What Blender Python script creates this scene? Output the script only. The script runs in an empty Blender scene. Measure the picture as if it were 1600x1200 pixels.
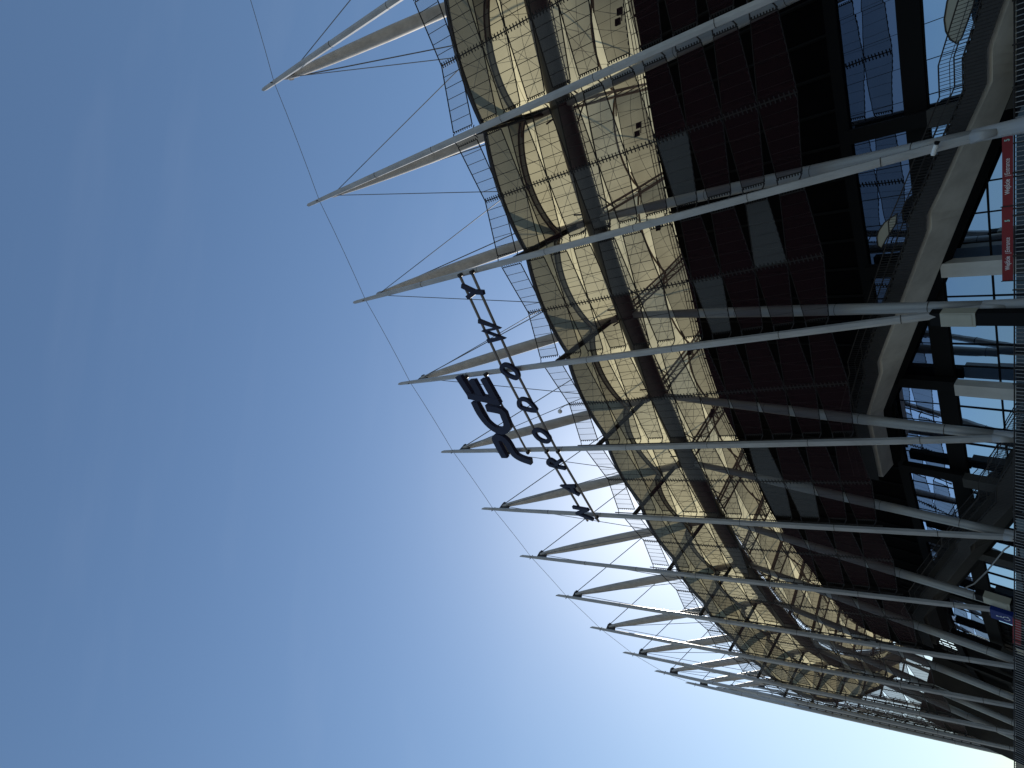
import bpy, math, random
from mathutils import Vector, Matrix

random.seed(7)
SC = bpy.context.scene
COL = SC.collection

# ------------------------------------------------------------------ camera, sky, sun, exposure
F_PX, PITCH, ROLL, EYE = 847.72, 0.93274, 0.155635, 1.6
cam_d = bpy.data.cameras.new('camera'); cam = bpy.data.objects.new('camera', cam_d); COL.objects.link(cam)
cam_d.sensor_fit = 'HORIZONTAL'; cam_d.sensor_width = 36.0; cam_d.lens = F_PX / 1600 * 36
cam_d.clip_start = 0.1; cam_d.clip_end = 6000
_c, _s = math.cos(PITCH), math.sin(PITCH)
_r, _f, _u = Vector((1, 0, 0)), Vector((0, _c, _s)), Vector((0, -_s, _c))
_cr, _sr = math.cos(ROLL), math.sin(ROLL)
dirU = _cr * _r - _sr * (-_u); dirV = _sr * _r + _cr * (-_u)       # the phone was held upright: picture x runs downwards
dirU = _cr * _r + _sr * _u; dirV = _sr * _r - _cr * _u
cam.matrix_world = Matrix(((dirV.x, dirU.x, -_f.x, 0), (dirV.y, dirU.y, -_f.y, 0), (dirV.z, dirU.z, -_f.z, EYE), (0, 0, 0, 1)))
SC.camera = cam

SUN_EL, SUN_AZ = math.radians(36), math.radians(-10)               # azimuth from +Y towards +X
world = bpy.data.worlds.new('World'); SC.world = world; world.use_nodes = True
wn, wl = world.node_tree.nodes, world.node_tree.links
wn.clear()
w_out = wn.new('ShaderNodeOutputWorld'); w_bg = wn.new('ShaderNodeBackground')
w_sky = wn.new('ShaderNodeTexSky'); w_sky.sky_type = 'NISHITA'; w_sky.sun_disc = False
w_sky.sun_elevation = SUN_EL; w_sky.sun_rotation = SUN_AZ; w_sky.altitude = 100
w_sky.air_density = 1.9; w_sky.dust_density = 0.75; w_sky.ozone_density = 4.0
w_bg.inputs['Strength'].default_value = 0.105
# a few faint streaks of cirrus
w_tc = wn.new('ShaderNodeTexCoord'); w_map = wn.new('ShaderNodeMapping')
w_map.inputs['Rotation'].default_value = (0.35, 0.5, 0.9); w_map.inputs['Scale'].default_value = (0.8, 9.0, 4.0)
w_nz = wn.new('ShaderNodeTexNoise'); w_nz.inputs['Scale'].default_value = 1.6; w_nz.inputs['Detail'].default_value = 5
w_rmp = wn.new('ShaderNodeMapRange'); w_rmp.inputs['From Min'].default_value = 0.54; w_rmp.inputs['From Max'].default_value = 0.85
w_rmp.inputs['To Max'].default_value = 0.02
w_mix = wn.new('ShaderNodeMix'); w_mix.data_type = 'RGBA'
w_mix.inputs['B'].default_value = (9.0, 9.5, 10.5, 1)
wl.new(w_tc.outputs['Generated'], w_map.inputs['Vector']); wl.new(w_map.outputs['Vector'], w_nz.inputs['Vector'])
wl.new(w_nz.outputs['Fac'], w_rmp.inputs['Value']); wl.new(w_rmp.outputs['Result'], w_mix.inputs['Factor'])
w_wb = wn.new('ShaderNodeVectorMath'); w_wb.operation = 'MULTIPLY'; w_wb.inputs[1].default_value = (0.93, 1.01, 1.12)   # the phone's cool white balance
wl.new(w_sky.outputs['Color'], w_wb.inputs[0]); wl.new(w_wb.outputs['Vector'], w_mix.inputs['A']); wl.new(w_mix.outputs['Result'], w_bg.inputs['Color'])
wl.new(w_bg.outputs['Background'], w_out.inputs['Surface'])

sun_dir = Vector((math.sin(SUN_AZ) * math.cos(SUN_EL), math.cos(SUN_AZ) * math.cos(SUN_EL), math.sin(SUN_EL)))
sl = bpy.data.lights.new('sun', 'SUN'); sl.energy = 4.5; sl.angle = math.radians(0.5); sl.color = (1.0, 0.93, 0.82)
so = bpy.data.objects.new('sun', sl); COL.objects.link(so); so.rotation_euler = sun_dir.to_track_quat('Z', 'Y').to_euler()
so.location = (0, 0, 150)

vs = SC.view_settings
SC.display_settings.display_device = 'sRGB'
vs.view_transform = 'Standard'; vs.look = 'None'; vs.gamma = 1.0; vs.use_curve_mapping = False
vs.exposure = 0.0
SC.cycles.transparent_max_bounces = 24; SC.cycles.max_bounces = 8; SC.cycles.diffuse_bounces = 3
SC.cycles.use_denoising = True

# ------------------------------------------------------------------ materials
def mat(name):
    m = bpy.data.materials.new(name); m.use_nodes = True
    return m, m.node_tree.nodes, m.node_tree.links, m.node_tree.nodes['Principled BSDF']

def plain(name, col, rough=0.6, metal=0.0, var=0.0, scale=1.0, stretch=(1, 1, 1), bump=0.0, spec=0.5, coord='Object'):
    m, n, l, b = mat(name)
    b.inputs['Base Color'].default_value = (*col, 1); b.inputs['Roughness'].default_value = rough
    b.inputs['Metallic'].default_value = metal; b.inputs['Specular IOR Level'].default_value = spec
    if var or bump:
        tc = n.new('ShaderNodeTexCoord'); mp = n.new('ShaderNodeMapping'); mp.inputs['Scale'].default_value = stretch
        nz = n.new('ShaderNodeTexNoise'); nz.inputs['Scale'].default_value = scale; nz.inputs['Detail'].default_value = 6
        nz.inputs['Roughness'].default_value = 0.6
        l.new(tc.outputs[coord], mp.inputs['Vector']); l.new(mp.outputs['Vector'], nz.inputs['Vector'])
        if var:
            mr = n.new('ShaderNodeMapRange'); mr.inputs['From Min'].default_value = 0.25; mr.inputs['From Max'].default_value = 0.75
            mr.inputs['To Min'].default_value = 1 - var; mr.inputs['To Max'].default_value = 1 + var
            mx = n.new('ShaderNodeVectorMath'); mx.operation = 'SCALE'; mx.inputs[0].default_value = col
            l.new(nz.outputs['Fac'], mr.inputs['Value']); l.new(mr.outputs['Result'], mx.inputs['Scale'])
            l.new(mx.outputs['Vector'], b.inputs['Base Color'])
        if bump:
            bp = n.new('ShaderNodeBump'); bp.inputs['Strength'].default_value = bump; bp.inputs['Distance'].default_value = 0.05
            l.new(nz.outputs['Fac'], bp.inputs['Height']); l.new(bp.outputs['Normal'], b.inputs['Normal'])
    return m

M = {}
M['mast'] = plain('painted_mast_steel', (0.35, 0.355, 0.365), 0.38, 0.0, 0.24, 0.5, (3, 3, 0.25), spec=0.6)
M['column'] = plain('painted_column_steel', (0.27, 0.275, 0.285), 0.35, 0.0, 0.25, 0.5, (3, 3, 0.25), spec=0.7)
M['strut'] = plain('painted_strut_steel', (0.37, 0.345, 0.32), 0.5, 0.0, 0.22, 0.7, (2, 2, 1))
M['ring'] = plain('dull_ring_steel', (0.07, 0.066, 0.066), 0.6, 0.0, 0.2, 0.3)
M['dark_steel'] = plain('dark_steel', (0.03, 0.026, 0.026), 0.55, 0.0, 0.2, 2.0, spec=0.3)
M['brown_steel'] = plain('brown_truss_steel', (0.14, 0.095, 0.075), 0.55, 0.0, 0.25, 0.6)
M['rail'] = plain('letter_rail_paint', (0.16, 0.15, 0.15), 0.5)
M['rod'] = plain('rod_steel', (0.02, 0.017, 0.016), 0.6, spec=0.2)
M['cable'] = plain('cable_steel', (0.10, 0.11, 0.13), 0.4)
M['galv'] = plain('galvanised_steel', (0.28, 0.28, 0.28), 0.4, 0.2, 0.1, 2.0)
M['navy'] = plain('navy_letter_paint', (0.016, 0.018, 0.045), 0.55, 0.0, 0.15, 1.0, spec=0.25)
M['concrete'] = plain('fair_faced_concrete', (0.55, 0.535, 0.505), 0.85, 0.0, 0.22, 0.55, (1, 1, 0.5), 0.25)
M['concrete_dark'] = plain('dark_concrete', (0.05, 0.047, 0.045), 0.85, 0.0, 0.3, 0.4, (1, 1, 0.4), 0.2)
M['bowl'] = plain('black_back_wall', (0.004, 0.0035, 0.004), 0.9, 0.0, 0.3, 0.3, spec=0.05)
M['black'] = plain('black_paint', (0.006, 0.006, 0.007), 0.7, spec=0.12)
M['beige'] = plain('beige_sheet_metal', (0.36, 0.345, 0.28), 0.5, 0.0, 0.08, 1.0)
M['red'] = plain('red_banner_cloth', (0.22, 0.012, 0.016), 0.7, 0.0, 0.08, 1.2)
M['white'] = plain('white_print', (0.75, 0.75, 0.75), 0.6)
M['mint'] = plain('mint_print', (0.35, 0.62, 0.55), 0.6)
M['blue'] = plain('blue_sign_paint', (0.006, 0.022, 0.15), 0.6, spec=0.15)
M['paving'] = plain('grey_paving', (0.24, 0.22, 0.19), 0.85, 0.0, 0.2, 0.15, (1, 1, 1), 0.15)
M['bars'] = plain('pale_railing_bars', (0.32, 0.32, 0.33), 0.5, 0.0, spec=0.3)

def membrane(name, k):
    m, n, l, b = mat(name)
    n.remove(b); out = n['Material Output']
    df = n.new('ShaderNodeBsdfDiffuse'); tr = n.new('ShaderNodeBsdfTranslucent'); mx = n.new('ShaderNodeMixShader')
    tc = n.new('ShaderNodeTexCoord'); nz = n.new('ShaderNodeTexNoise'); nz.inputs['Scale'].default_value = 0.16; nz.inputs['Detail'].default_value = 5
    ra = n.new('ShaderNodeValToRGB')
    ra.color_ramp.elements[0].position = 0.3; ra.color_ramp.elements[0].color = (0.47 * k, 0.415 * k, 0.255 * k, 1)
    ra.color_ramp.elements[1].position = 0.7; ra.color_ramp.elements[1].color = (0.66 * k, 0.59 * k, 0.365 * k, 1)
    l.new(tc.outputs['Object'], nz.inputs['Vector']); l.new(nz.outputs['Fac'], ra.inputs['Fac'])
    l.new(ra.outputs['Color'], tr.inputs['Color']); df.inputs['Color'].default_value = (0.35 * k, 0.33 * k, 0.28 * k, 1)
    mx.inputs['Fac'].default_value = 0.68
    l.new(df.outputs['BSDF'], mx.inputs[1]); l.new(tr.outputs['BSDF'], mx.inputs[2]); l.new(mx.outputs['Shader'], out.inputs['Surface'])
    return m
M['membrane'] = membrane('cream_roof_membrane', 1.0)
M['eaves_membrane'] = membrane('shade_toned_eaves_membrane', 0.52)  # cream membrane dimmed: shade of the sun-averted eaves put into the colour
M['fascia'] = plain('grey_arch_fascia', (0.36, 0.37, 0.36), 0.7, 0.0, 0.15, 0.5)

def expanded_metal(name, col, open_, metal=0.0):
    m, n, l, b = mat(name); out = n['Material Output']
    b.inputs['Base Color'].default_value = (*col, 1); b.inputs['Roughness'].default_value = 0.7; b.inputs['Specular IOR Level'].default_value = 0.12
    tp = n.new('ShaderNodeBsdfTransparent'); mx = n.new('ShaderNodeMixShader')
    tc = n.new('ShaderNodeTexCoord'); nz = n.new('ShaderNodeTexNoise'); nz.inputs['Scale'].default_value = 0.35
    mr = n.new('ShaderNodeMapRange'); mr.inputs['From Min'].default_value = 0.3; mr.inputs['From Max'].default_value = 0.7
    mr.inputs['To Min'].default_value = open_ - 0.025; mr.inputs['To Max'].default_value = open_ + 0.025
    l.new(tc.outputs['Object'], nz.inputs['Vector']); l.new(nz.outputs['Fac'], mr.inputs['Value'])
    l.new(mr.outputs['Result'], mx.inputs['Fac']); l.new(b.outputs['BSDF'], mx.inputs[1]); l.new(tp.outputs['BSDF'], mx.inputs[2])
    l.new(mx.outputs['Shader'], out.inputs['Surface'])
    return m
M['mesh_silver'] = expanded_metal('silver_expanded_mesh', (0.13, 0.135, 0.14), 0.57)
M['mesh_red'] = expanded_metal('red_expanded_mesh', (0.026, 0.006, 0.010), 0.57)
M['mesh_silver_dense'] = expanded_metal('dense_silver_mesh', (0.11, 0.115, 0.12), 0.45)
M['mesh_red_dense'] = expanded_metal('dense_red_mesh', (0.018, 0.004, 0.007), 0.40)
M['fence_mesh'] = expanded_metal('dark_fence_mesh', (0.012, 0.013, 0.017), 0.07)
M['mesh_top'] = expanded_metal('fine_silver_mesh', (0.22, 0.22, 0.22), 0.78)

def glass(name, lo, tint):
    m, n, l, b = mat(name); out = n['Material Output']; n.remove(b)
    gl = n.new('ShaderNodeBsdfGlossy'); gl.inputs['Roughness'].default_value = 0.015; gl.inputs['Color'].default_value = (*tint, 1)
    df = n.new('ShaderNodeBsdfDiffuse'); df.inputs['Color'].default_value = (0.008, 0.01, 0.014, 1)
    lw = n.new('ShaderNodeLayerWeight'); lw.inputs['Blend'].default_value = 0.35
    mr = n.new('ShaderNodeMapRange'); mr.inputs['To Min'].default_value = lo; mr.inputs['To Max'].default_value = 0.85
    mx = n.new('ShaderNodeMixShader')
    tc = n.new('ShaderNodeTexCoord'); nz = n.new('ShaderNodeTexNoise'); nz.inputs['Scale'].default_value = 0.55; nz.inputs['Detail'].default_value = 1.5
    bp = n.new('ShaderNodeBump'); bp.inputs['Strength'].default_value = 0.10; bp.inputs['Distance'].default_value = 0.06
    l.new(tc.outputs['Object'], nz.inputs['Vector']); l.new(nz.outputs['Fac'], bp.inputs['Height'])
    l.new(bp.outputs['Normal'], gl.inputs['Normal'])
    l.new(lw.outputs['Fresnel'], mr.inputs['Value']); l.new(mr.outputs['Result'], mx.inputs['Fac'])
    l.new(df.outputs['BSDF'], mx.inputs[1]); l.new(gl.outputs['BSDF'], mx.inputs[2]); l.new(mx.outputs['Shader'], out.inputs['Surface'])
    return m
M['glass'] = glass('coated_window_glass', 0.58, (0.60, 0.76, 1.0))
M['glass_dark'] = glass('dark_window_glass', 0.20, (0.62, 0.72, 1.0))

# ------------------------------------------------------------------ plan of the oval: s counts the bays, o is metres outwards
BAY = 12.4
PX0, PY0, PHI, K0, K1, K2 = 11.20492, 51.04896, 2.42179, -0.0046036, 0.47694e-4, -0.88348e-6
def curv(t):
    t = min(t, 111.6)
    return K0 + K1 * t + K2 * t * t
_tab = {}
def _build(sign):
    x, y, th, t, h = PX0, PY0, PHI, 0.0, 0.155 * sign
    out = [(x, y, th)]
    for _ in range(2400):
        th2 = th + curv(t + h / 2) * h / 2
        x += math.cos(th2) * h; y += math.sin(th2) * h
        th += curv(t + h / 2) * h; t += h
        out.append((x, y, th))
    return out
_pos, _neg = _build(1), _build(-1)
def frame(s):
    t = (s - 4) * BAY; a = abs(t) / 0.155; k = int(a); f = a - k
    L = _pos if t >= 0 else _neg
    p, q = L[k], L[k + 1]
    return p[0] + (q[0] - p[0]) * f, p[1] + (q[1] - p[1]) * f, p[2] + (q[2] - p[2]) * f
def W(s, o, z):
    x, y, th = frame(s)
    return Vector((x - math.sin(th) * o, y + math.cos(th) * o, z))
def OUT(s):
    th = frame(s)[2]; return Vector((-math.sin(th), math.cos(th), 0))
def TAN(s):
    th = frame(s)[2]; return Vector((math.cos(th), math.sin(th), 0))

ZB, RING_O, RING_Z, TIP_O, TIP_Z, MB_O = 10.96, 0.77, 48.17, 20.85, 77.17, -0.35
def mast_o(z): return MB_O + (TIP_O - MB_O) * (z - ZB) / (TIP_Z - ZB)
FIRST, LAST = 0, 16

# ------------------------------------------------------------------ object helpers
REST = {}
def tag(o, label=None, cat=None, group=None, kind=None):
    if label: o['label'] = label
    if cat: o['category'] = cat
    if group: o['group'] = group
    if kind: o['kind'] = kind
    return o
def thing(name, label, cat, loc=(0, 0, 0), rz=0.0, group=None):
    o = bpy.data.objects.new(name, None); o.empty_display_size = 0.5; COL.objects.link(o)
    o.location = loc; o.rotation_euler = (0, 0, rz)
    REST[o.name] = Matrix.Translation(Vector(loc)) @ Matrix.Rotation(rz, 4, 'Z')
    return tag(o, label, cat, group)

class MB:
    def __init__(self): self.v, self.f, self.sm = [], [], []
    def quad(self, a, b, c, d):
        k = len(self.v); self.v += [Vector(a), Vector(b), Vector(c), Vector(d)]; self.f.append((k, k + 1, k + 2, k + 3)); self.sm.append(False)
        return self
    def tube(self, path, rad, n=6, caps=True, flat=None, up=None):
        """tube along path; rad a number or list; flat=(axis, factor) squashes the section along an axis"""
        path = [Vector(p) for p in path]; m = len(path)
        if not isinstance(rad, (list, tuple)): rad = [rad] * m
        base = len(self.v); ref = None
        for i, p in enumerate(path):
            t = (path[min(i + 1, m - 1)] - path[max(i - 1, 0)]).normalized()
            if ref is None:
                r0 = Vector(up) if up else (Vector((0, 0, 1)) if abs(t.z) < 0.9 else Vector((1, 0, 0)))
                ref = r0
            a = (ref - t * ref.dot(t)).normalized(); b = t.cross(a); ref = a
            for k in range(n):
                g = 2 * math.pi * (k + 0.5) / n
                d = a * math.cos(g) + b * math.sin(g)
                if flat: d = a * math.cos(g) * flat + b * math.sin(g)
                self.v.append(p + d * rad[i])
        for i in range(m - 1):
            for k in range(n):
                k2 = (k + 1) % n
                self.f.append((base + i * n + k, base + i * n + k2, base + (i + 1) * n + k2, base + (i + 1) * n + k)); self.sm.append(n > 6)
        if caps:
            self.f.append(tuple(base + k for k in reversed(range(n)))); self.sm.append(False)
            self.f.append(tuple(base + (m - 1) * n + k for k in range(n))); self.sm.append(False)
        return self
    def box(self, c, X, Y, Z, sx, sy, sz):
        c, X, Y, Z = Vector(c), Vector(X).normalized(), Vector(Y).normalized(), Vector(Z).normalized()
        k = len(self.v)
        for i in (-.5, .5):
            for j in (-.5, .5):
                for l in (-.5, .5): self.v.append(c + X * sx * i + Y * sy * j + Z * sz * l)
        for q in ((0, 1, 3, 2), (4, 6, 7, 5), (0, 4, 5, 1), (2, 3, 7, 6), (0, 2, 6, 4), (1, 5, 7, 3)):
            self.f.append(tuple(k + i for i in q)); self.sm.append(False)
        return self
    def bar(self, a, b, w, h, up=(0, 0, 1)):
        a, b = Vector(a), Vector(b); X = (b - a); L = X.length; X.normalize()
        Y = Vector(up).cross(X)
        if Y.length < 1e-4: Y = Vector((1, 0, 0)).cross(X)
        Y.normalize(); Z = X.cross(Y)
        return self.box((a + b) / 2, X, Y, Z, L, w, h)
    def strip(self, rows, smooth=True):
        """grid of points rows[i][j]"""
        base = len(self.v); nj = len(rows[0])
        for r in rows: self.v += [Vector(p) for p in r]
        for i in range(len(rows) - 1):
            for j in range(nj - 1):
                a = base + i * nj + j
                self.f.append((a, a + 1, a + nj + 1, a + nj)); self.sm.append(smooth)
        return self
    def prism(self, sec0, sec1):
        """closed solid between two equal-length outlines"""
        k, n = len(self.v), len(sec0)
        self.v += [Vector(p) for p in sec0] + [Vector(p) for p in sec1]
        for i in range(n):
            j = (i + 1) % n
            self.f.append((k + i, k + j, k + n + j, k + n + i)); self.sm.append(False)
        self.f.append(tuple(k + i for i in reversed(range(n)))); self.f.append(tuple(k + n + i for i in range(n))); self.sm += [False, False]
        return self
    def mesh(self, name, m, inv=None):
        me = bpy.data.meshes.new(name)
        vv = [tuple(inv @ p) for p in self.v] if inv is not None else [tuple(p) for p in self.v]
        me.from_pydata(vv, [], self.f); me.polygons.foreach_set('use_smooth', self.sm)
        me.materials.append(m); me.update()
        return me
    def build(self, name, m, parent=None, local=False, kind=None, label=None):
        inv = None; top = parent
        if parent is not None and not local:
            while top.parent: top = top.parent
            inv = REST[top.name].inverted()
        o = bpy.data.objects.new(name, self.mesh(name, m, inv)); COL.objects.link(o)
        if parent is not None: o.parent = parent
        if kind: o['kind'] = kind
        if label: o['label'] = label
        return o

def copy_tree(o, parent=None):
    c = o.copy(); COL.objects.link(c)
    if parent is not None: c.parent = parent
    for ch in list(o.children): copy_tree(ch, c)
    return c
ORD = ['first', 'second', 'third', 'fourth', 'fifth', 'sixth', 'seventh', 'eighth', 'ninth', 'tenth', 'eleventh', 'twelfth', 'thirteenth',
       'fourteenth', 'fifteenth', 'sixteenth', 'seventeenth', 'eighteenth']

# ------------------------------------------------------------------ ground and terrace
FENCE = [(42.01, 31.45), (35.47, 35.64), (27.6, 40.68), (21.41, 44.65), (14.25, 49.23), (5.89, 54.59), (-4.01, 60.93), (-15.92, 68.56), (-26.57, 75.38), (-39.13, 83.43), (-59.85, 96.7)]
def fence_pt(t):           # t in segments of FENCE
    k = max(0, min(len(FENCE) - 2, int(t))); f = t - k
    a, b = Vector(FENCE[k]), Vector(FENCE[k + 1]); p = a + (b - a) * f
    return p, (b - a).normalized()
g = MB()
R = 2500
g.quad((-R, -R, 0), (R, -R, 0), (R, R, 0), (-R, R, 0))
tag(g.build('ground', M['paving']), kind='structure')
t = MB(); ins = []
edge = [Vector((p[0], p[1])) for p in FENCE]
inner = [e + Vector((26, 40)) for e in edge]
t.strip([[(p.x, p.y, 10.96) for p in edge], [(p.x, p.y, 10.96) for p in inner]], False)
t.strip([[(p.x, p.y, 0.004) for p in edge], [(p.x, p.y, 10.96) for p in edge]], False)
tag(t.build('terrace', M['paving']), kind='structure')

# ------------------------------------------------------------------ the leaning masts
def make_mast():
    T = thing('roof_mast', 'x', 'mast', W(0, 0, 0), frame(0)[2])
    P = lambda x, o, z: Vector((x, o, z))
    # pole: slim tapered tube with an obliquely cut tip
    zs = [13.6, 20, 30, 42, 54, 64, 71, 74.5, 76.4]; rs = [.31, .33, .345, .355, .35, .335, .31, .27, .23]
    pole = MB(); n = 6
    path = [P(0, mast_o(z), z) for z in zs]
    pole.tube(path, rs, n, up=(1, 0, 0))
    for k in range(n):                                         # oblique end
        v = pole.v[(len(zs) - 1) * n + k]; dy = v.y - mast_o(76.4)
        v.z += 0.75 + dy * 2.0; v.y += (0.75 + dy * 2.0) * 0.31
    po = pole.build('pole', M['mast'], T, True)
    cl = MB()
    for z in (18.5, 27, 36.5, 46, 55, 64): cl.tube([P(0, mast_o(z - .025), z - .025), P(0, mast_o(z + .025), z + .025)], .36, 6, up=(1, 0, 0))
    cl.build('weld_collars', M['dark_steel'], po, True, kind='stuff')
    # rail carried on the facade side of the pole
    rl = MB(); rl.tube([P(0, mast_o(23) - .62, 23), P(0, mast_o(53.2) - .62, 53.2)], .08, 6)
    rl.build('back_rail', M['dark_steel'], T, True)
    ts = MB(); a, b = P(0, 18.9, 73.6), P(0, 1.7, 49.1)
    ts.tube([a.lerp(b, f) for f in (0, .05, .15, .3, .5, .7, .85, .95, 1)], [.26, .38, .53, .65, .72, .68, .58, .49, .42], 12, up=(1, 0, 0))
    ts.build('tip_strut', M['strut'], T, True)
    gs = MB()
    gs.prism([P(-.09, 19.75, 73.9), P(-.09, 18.6, 74.1), P(-.09, 17.9, 72.6), P(-.09, 19.1, 71.9)], [P(.09, 19.75, 73.9), P(.09, 18.6, 74.1), P(.09, 17.9, 72.6), P(.09, 19.1, 71.9)])
    gs.tube([P(-.28, 18.5, 73.55), P(.28, 18.5, 73.55)], .3, 8)
    gs.build('tip_gusset', M['dark_steel'], T, True)
    rk = MB(); a, b = P(0, 0.1, 13.9), P(0, RING_O, 47.3)
    rk.tube([a.lerp(b, f) for f in (0, .08, .2, .35, .5, .65, .8, .92, 1)], [.41, .44, .48, .53, .55, .52, .47, .42, .38], 14, up=(1, 0, 0))
    rk.build('raking_column', M['column'], T, True)
    cj = MB()
    for z, q in ((17.2, .475), (24.0, .525), (33.5, .545)): cj.tube([P(0, .1 + .67 * (z - 13.9) / 33.4, z - .02), P(0, .1 + .67 * (z - 13.9) / 33.4, z + .02)], q, 14)
    cj.build('column_joints', M['dark_steel'], T, True, kind='stuff')
    ft = MB(); ft.tube([P(0, 0, 10.97), P(0, 0.02, 11.4), P(0, .05, 12.2), P(0, .1, 13.9)], [.75, .50, .46, .43], 14, up=(1, 0, 0))
    ft.tube([P(0, .35, 12.6), P(0, .52, 13.9)], [.25, .38], 10, up=(1, 0, 0))
    ft.build('cast_foot', M['mast'], T, True)
    es = MB()
    for x in (-.17, .17): es.tube([P(x, RING_O + .4, 49.5), P(x, mast_o(50.2) - .3, 50.25)], .17, 8)
    for f in (.25, .5, .75):
        q = P(-.17, RING_O + .4, 49.5).lerp(P(-.17, mast_o(50.2) - .3, 50.25), f); es.bar(q, q + Vector((.34, 0, 0)), .12, .12)
    es.build('edge_strut', M['dark_steel'], T, True)
    br = MB()
    for (zt, zb) in MAST_ROWS:
        for z in (zt, zb):
            for x in (-.62, .62):
                br.tube([P(0, mast_o(z) - .2, z - (.25 if z == zt else -.25)), P(x * .5, mast_o(z) - .62, z - (.12 if z == zt else -.12)), P(x, mast_o(z) - MOFF, z)], .055, 5, False)
    br.build('mesh_brackets', M['dark_steel'], T, True, kind='stuff')
    ca = MB(); ca.tube([P(0, 18.2, 73.6), P(0, -34, 52.6)], .075, 5, False); ca.build('back_stay', M['cable'], T, True)
    for x in (-6.15, 6.15):
        c = MB(); c.tube([P(0, 18.9, 73.5), P(x, 9.8, 51.3)], .05, 5, False); c.build('side_stay', M['cable'], T, True)
    return T

MOFF = 0.8
MID = [52.45, 49.52, 46.72, 43.99, 41.33, 38.74, 36.10, 33.35, 30.77, 28.1, 25.62, 23.05]
ROWS = []            # (mid top, mid bottom, mast top, mast bottom)
for k in range(11):
    ROWS.append((MID[k] if k else 51.72, MID[k + 1], MID[k] - .42 if k else 52.63, MID[k + 1] + .42))
MAST_ROWS = [(r[2], r[3]) for r in ROWS]
ROWS[0] = (51.72, 49.52, 52.63, 50.15)

mast0 = make_mast()
MASTS = []
for i in range(FIRST, LAST + 1):
    m_ = mast0 if i == FIRST else copy_tree(mast0)
    m_.location = W(i, 0, 0); m_.rotation_euler = (0, 0, frame(i)[2])
    REST[m_.name] = Matrix.Translation(W(i, 0, 0)) @ Matrix.Rotation(frame(i)[2], 4, 'Z')
    extra = {3: ' where the letter rails begin', 6: ' where the letter rails end', 4: ' with a beige box at its foot', 7: ' with a blue sign at its foot'}.get(i, '')
    tag(m_, f'leaning grey steel mast, {ORD[i - 1]} from the near end{extra}' if i else 'leaning grey steel mast just beyond the near edge of the picture', 'mast', 'leaning masts around the stadium')
    MASTS.append(m_)

cb = thing('tip_cable', 'long thin cable strung from tip to tip of the masts', 'cable', W(4, 20, 75))
c = MB()
pts = []
for i in range(FIRST - 1, LAST + 1):
    for f in (0, .25, .5, .75):
        a, b = W(i, 20.2, 75.0), W(i + 1, 20.2, 75.0)
        p = a.lerp(b, f); p.z -= 0.25 * 4 * f * (1 - f); pts.append(p)
c.tube(pts, .035, 5, False); c.build('cable_strand', M['cable'], cb)
c = MB()
for i in range(FIRST, LAST + 1): c.tube([W(i, 19.75, 75.0), W(i, 20.65, 75.0)], .07, 6)
c.build('cable_clamp', M['dark_steel'], cb, kind='stuff')

# ------------------------------------------------------------------ compression ring
rg = thing('compression_ring', 'thick dark steel ring tube running behind the mesh from mast to mast', 'ring beam', W(4, RING_O, RING_Z))
for i in range(FIRST, LAST):
    c = MB(); c.tube([W(i + f / 6, RING_O, RING_Z) for f in range(7)], 1.2, 16, i in (FIRST, LAST - 1)); c.build('ring_segment', M['ring'], rg)
    c = MB(); c.tube([W(i - .012, RING_O, RING_Z), W(i + .012, RING_O, RING_Z)], 1.32, 16)
    if i > FIRST: c.build('ring_flange', M['dark_steel'], rg)
    c = MB()                                                    # the catwalk that runs inside the ring
    for z in (49.0, 49.9):
        c.tube([W(i, -1.15, z), W(i + .5, -1.15, z), W(i + 1, -1.15, z)], .06, 5, False)
        c.tube([W(i, -2.0, z), W(i + .5, -2.0, z), W(i + 1, -2.0, z)], .06, 5, False)
    for k in range(16):
        s = i + k / 16
        c.bar(W(s, -1.15, 49.0), W(s, -1.15, 49.9), .05, .05); c.bar(W(s, -2.0, 49.0), W(s + .03, -2.0, 49.9), .05, .05)
        c.bar(W(s, -1.15, 49.0), W(s + .06, -2.0, 49.0), .05, .05)
        c.bar(W(s, -1.15, 49.0), W(s + 1 / 16, -1.15, 49.9), .035, .035)
    c.build('catwalk_lattice', M['dark_steel'], rg, kind='stuff')
    if i > FIRST:
        c = MB()
        for dx in (-.1, .1):
            c.tube([W(i + dx * .6, -.2, 47.6), W(i + dx * 1.1, -1.6, 49.6)], .12, 6)
            c.tube([W(i + dx * .5, .4, 49.0), W(i + dx * .9, 1.5, 50.4)], .1, 6)
        c.build('ring_node', M['dark_steel'], rg)

# ------------------------------------------------------------------ roof membrane with its arches and radial girders
rf = thing('roof_canopy', 'cream translucent roof membrane bulging over steel arches behind the mesh', 'roof', W(4, 0, 50))
def bow(u): return 4 * u * (1 - u)
def E_(i, u): return W(i + u, 9.6 + .25 * bow(u), 50.75 + .6 * bow(u))
def A_(i, u): b = bow(u) ** .8; return W(i + u, 4.0 + .3 * b, 51.6 + 1.9 * b)
def R_(i, u): return W(i + u, -.75, 49.75 + .25 * bow(u))
def R2_(i, u): return W(i + u, -2.3, 49.75 + .35 * bow(u))
def B_(i, u): b = bow(u) ** .8; return W(i + u, -11.0 + .2 * b, 50.7 + 1.5 * b)
def C_(i, u): return W(i + u, -20.0, 52.2 + .9 * bow(u))
def D_(i, u): return W(i + u, -46.0, 59.5)
NU = 12
us = [k / NU for k in range(NU + 1)]
def lerp_rows(f, g_, n, sag=0.0):
    return lambda i: [[f(i, u).lerp(g_(i, u), k / n) - Vector((0, 0, sag * 4 * (k / n) * (1 - k / n))) for u in us] for k in range(n + 1)]
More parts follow.
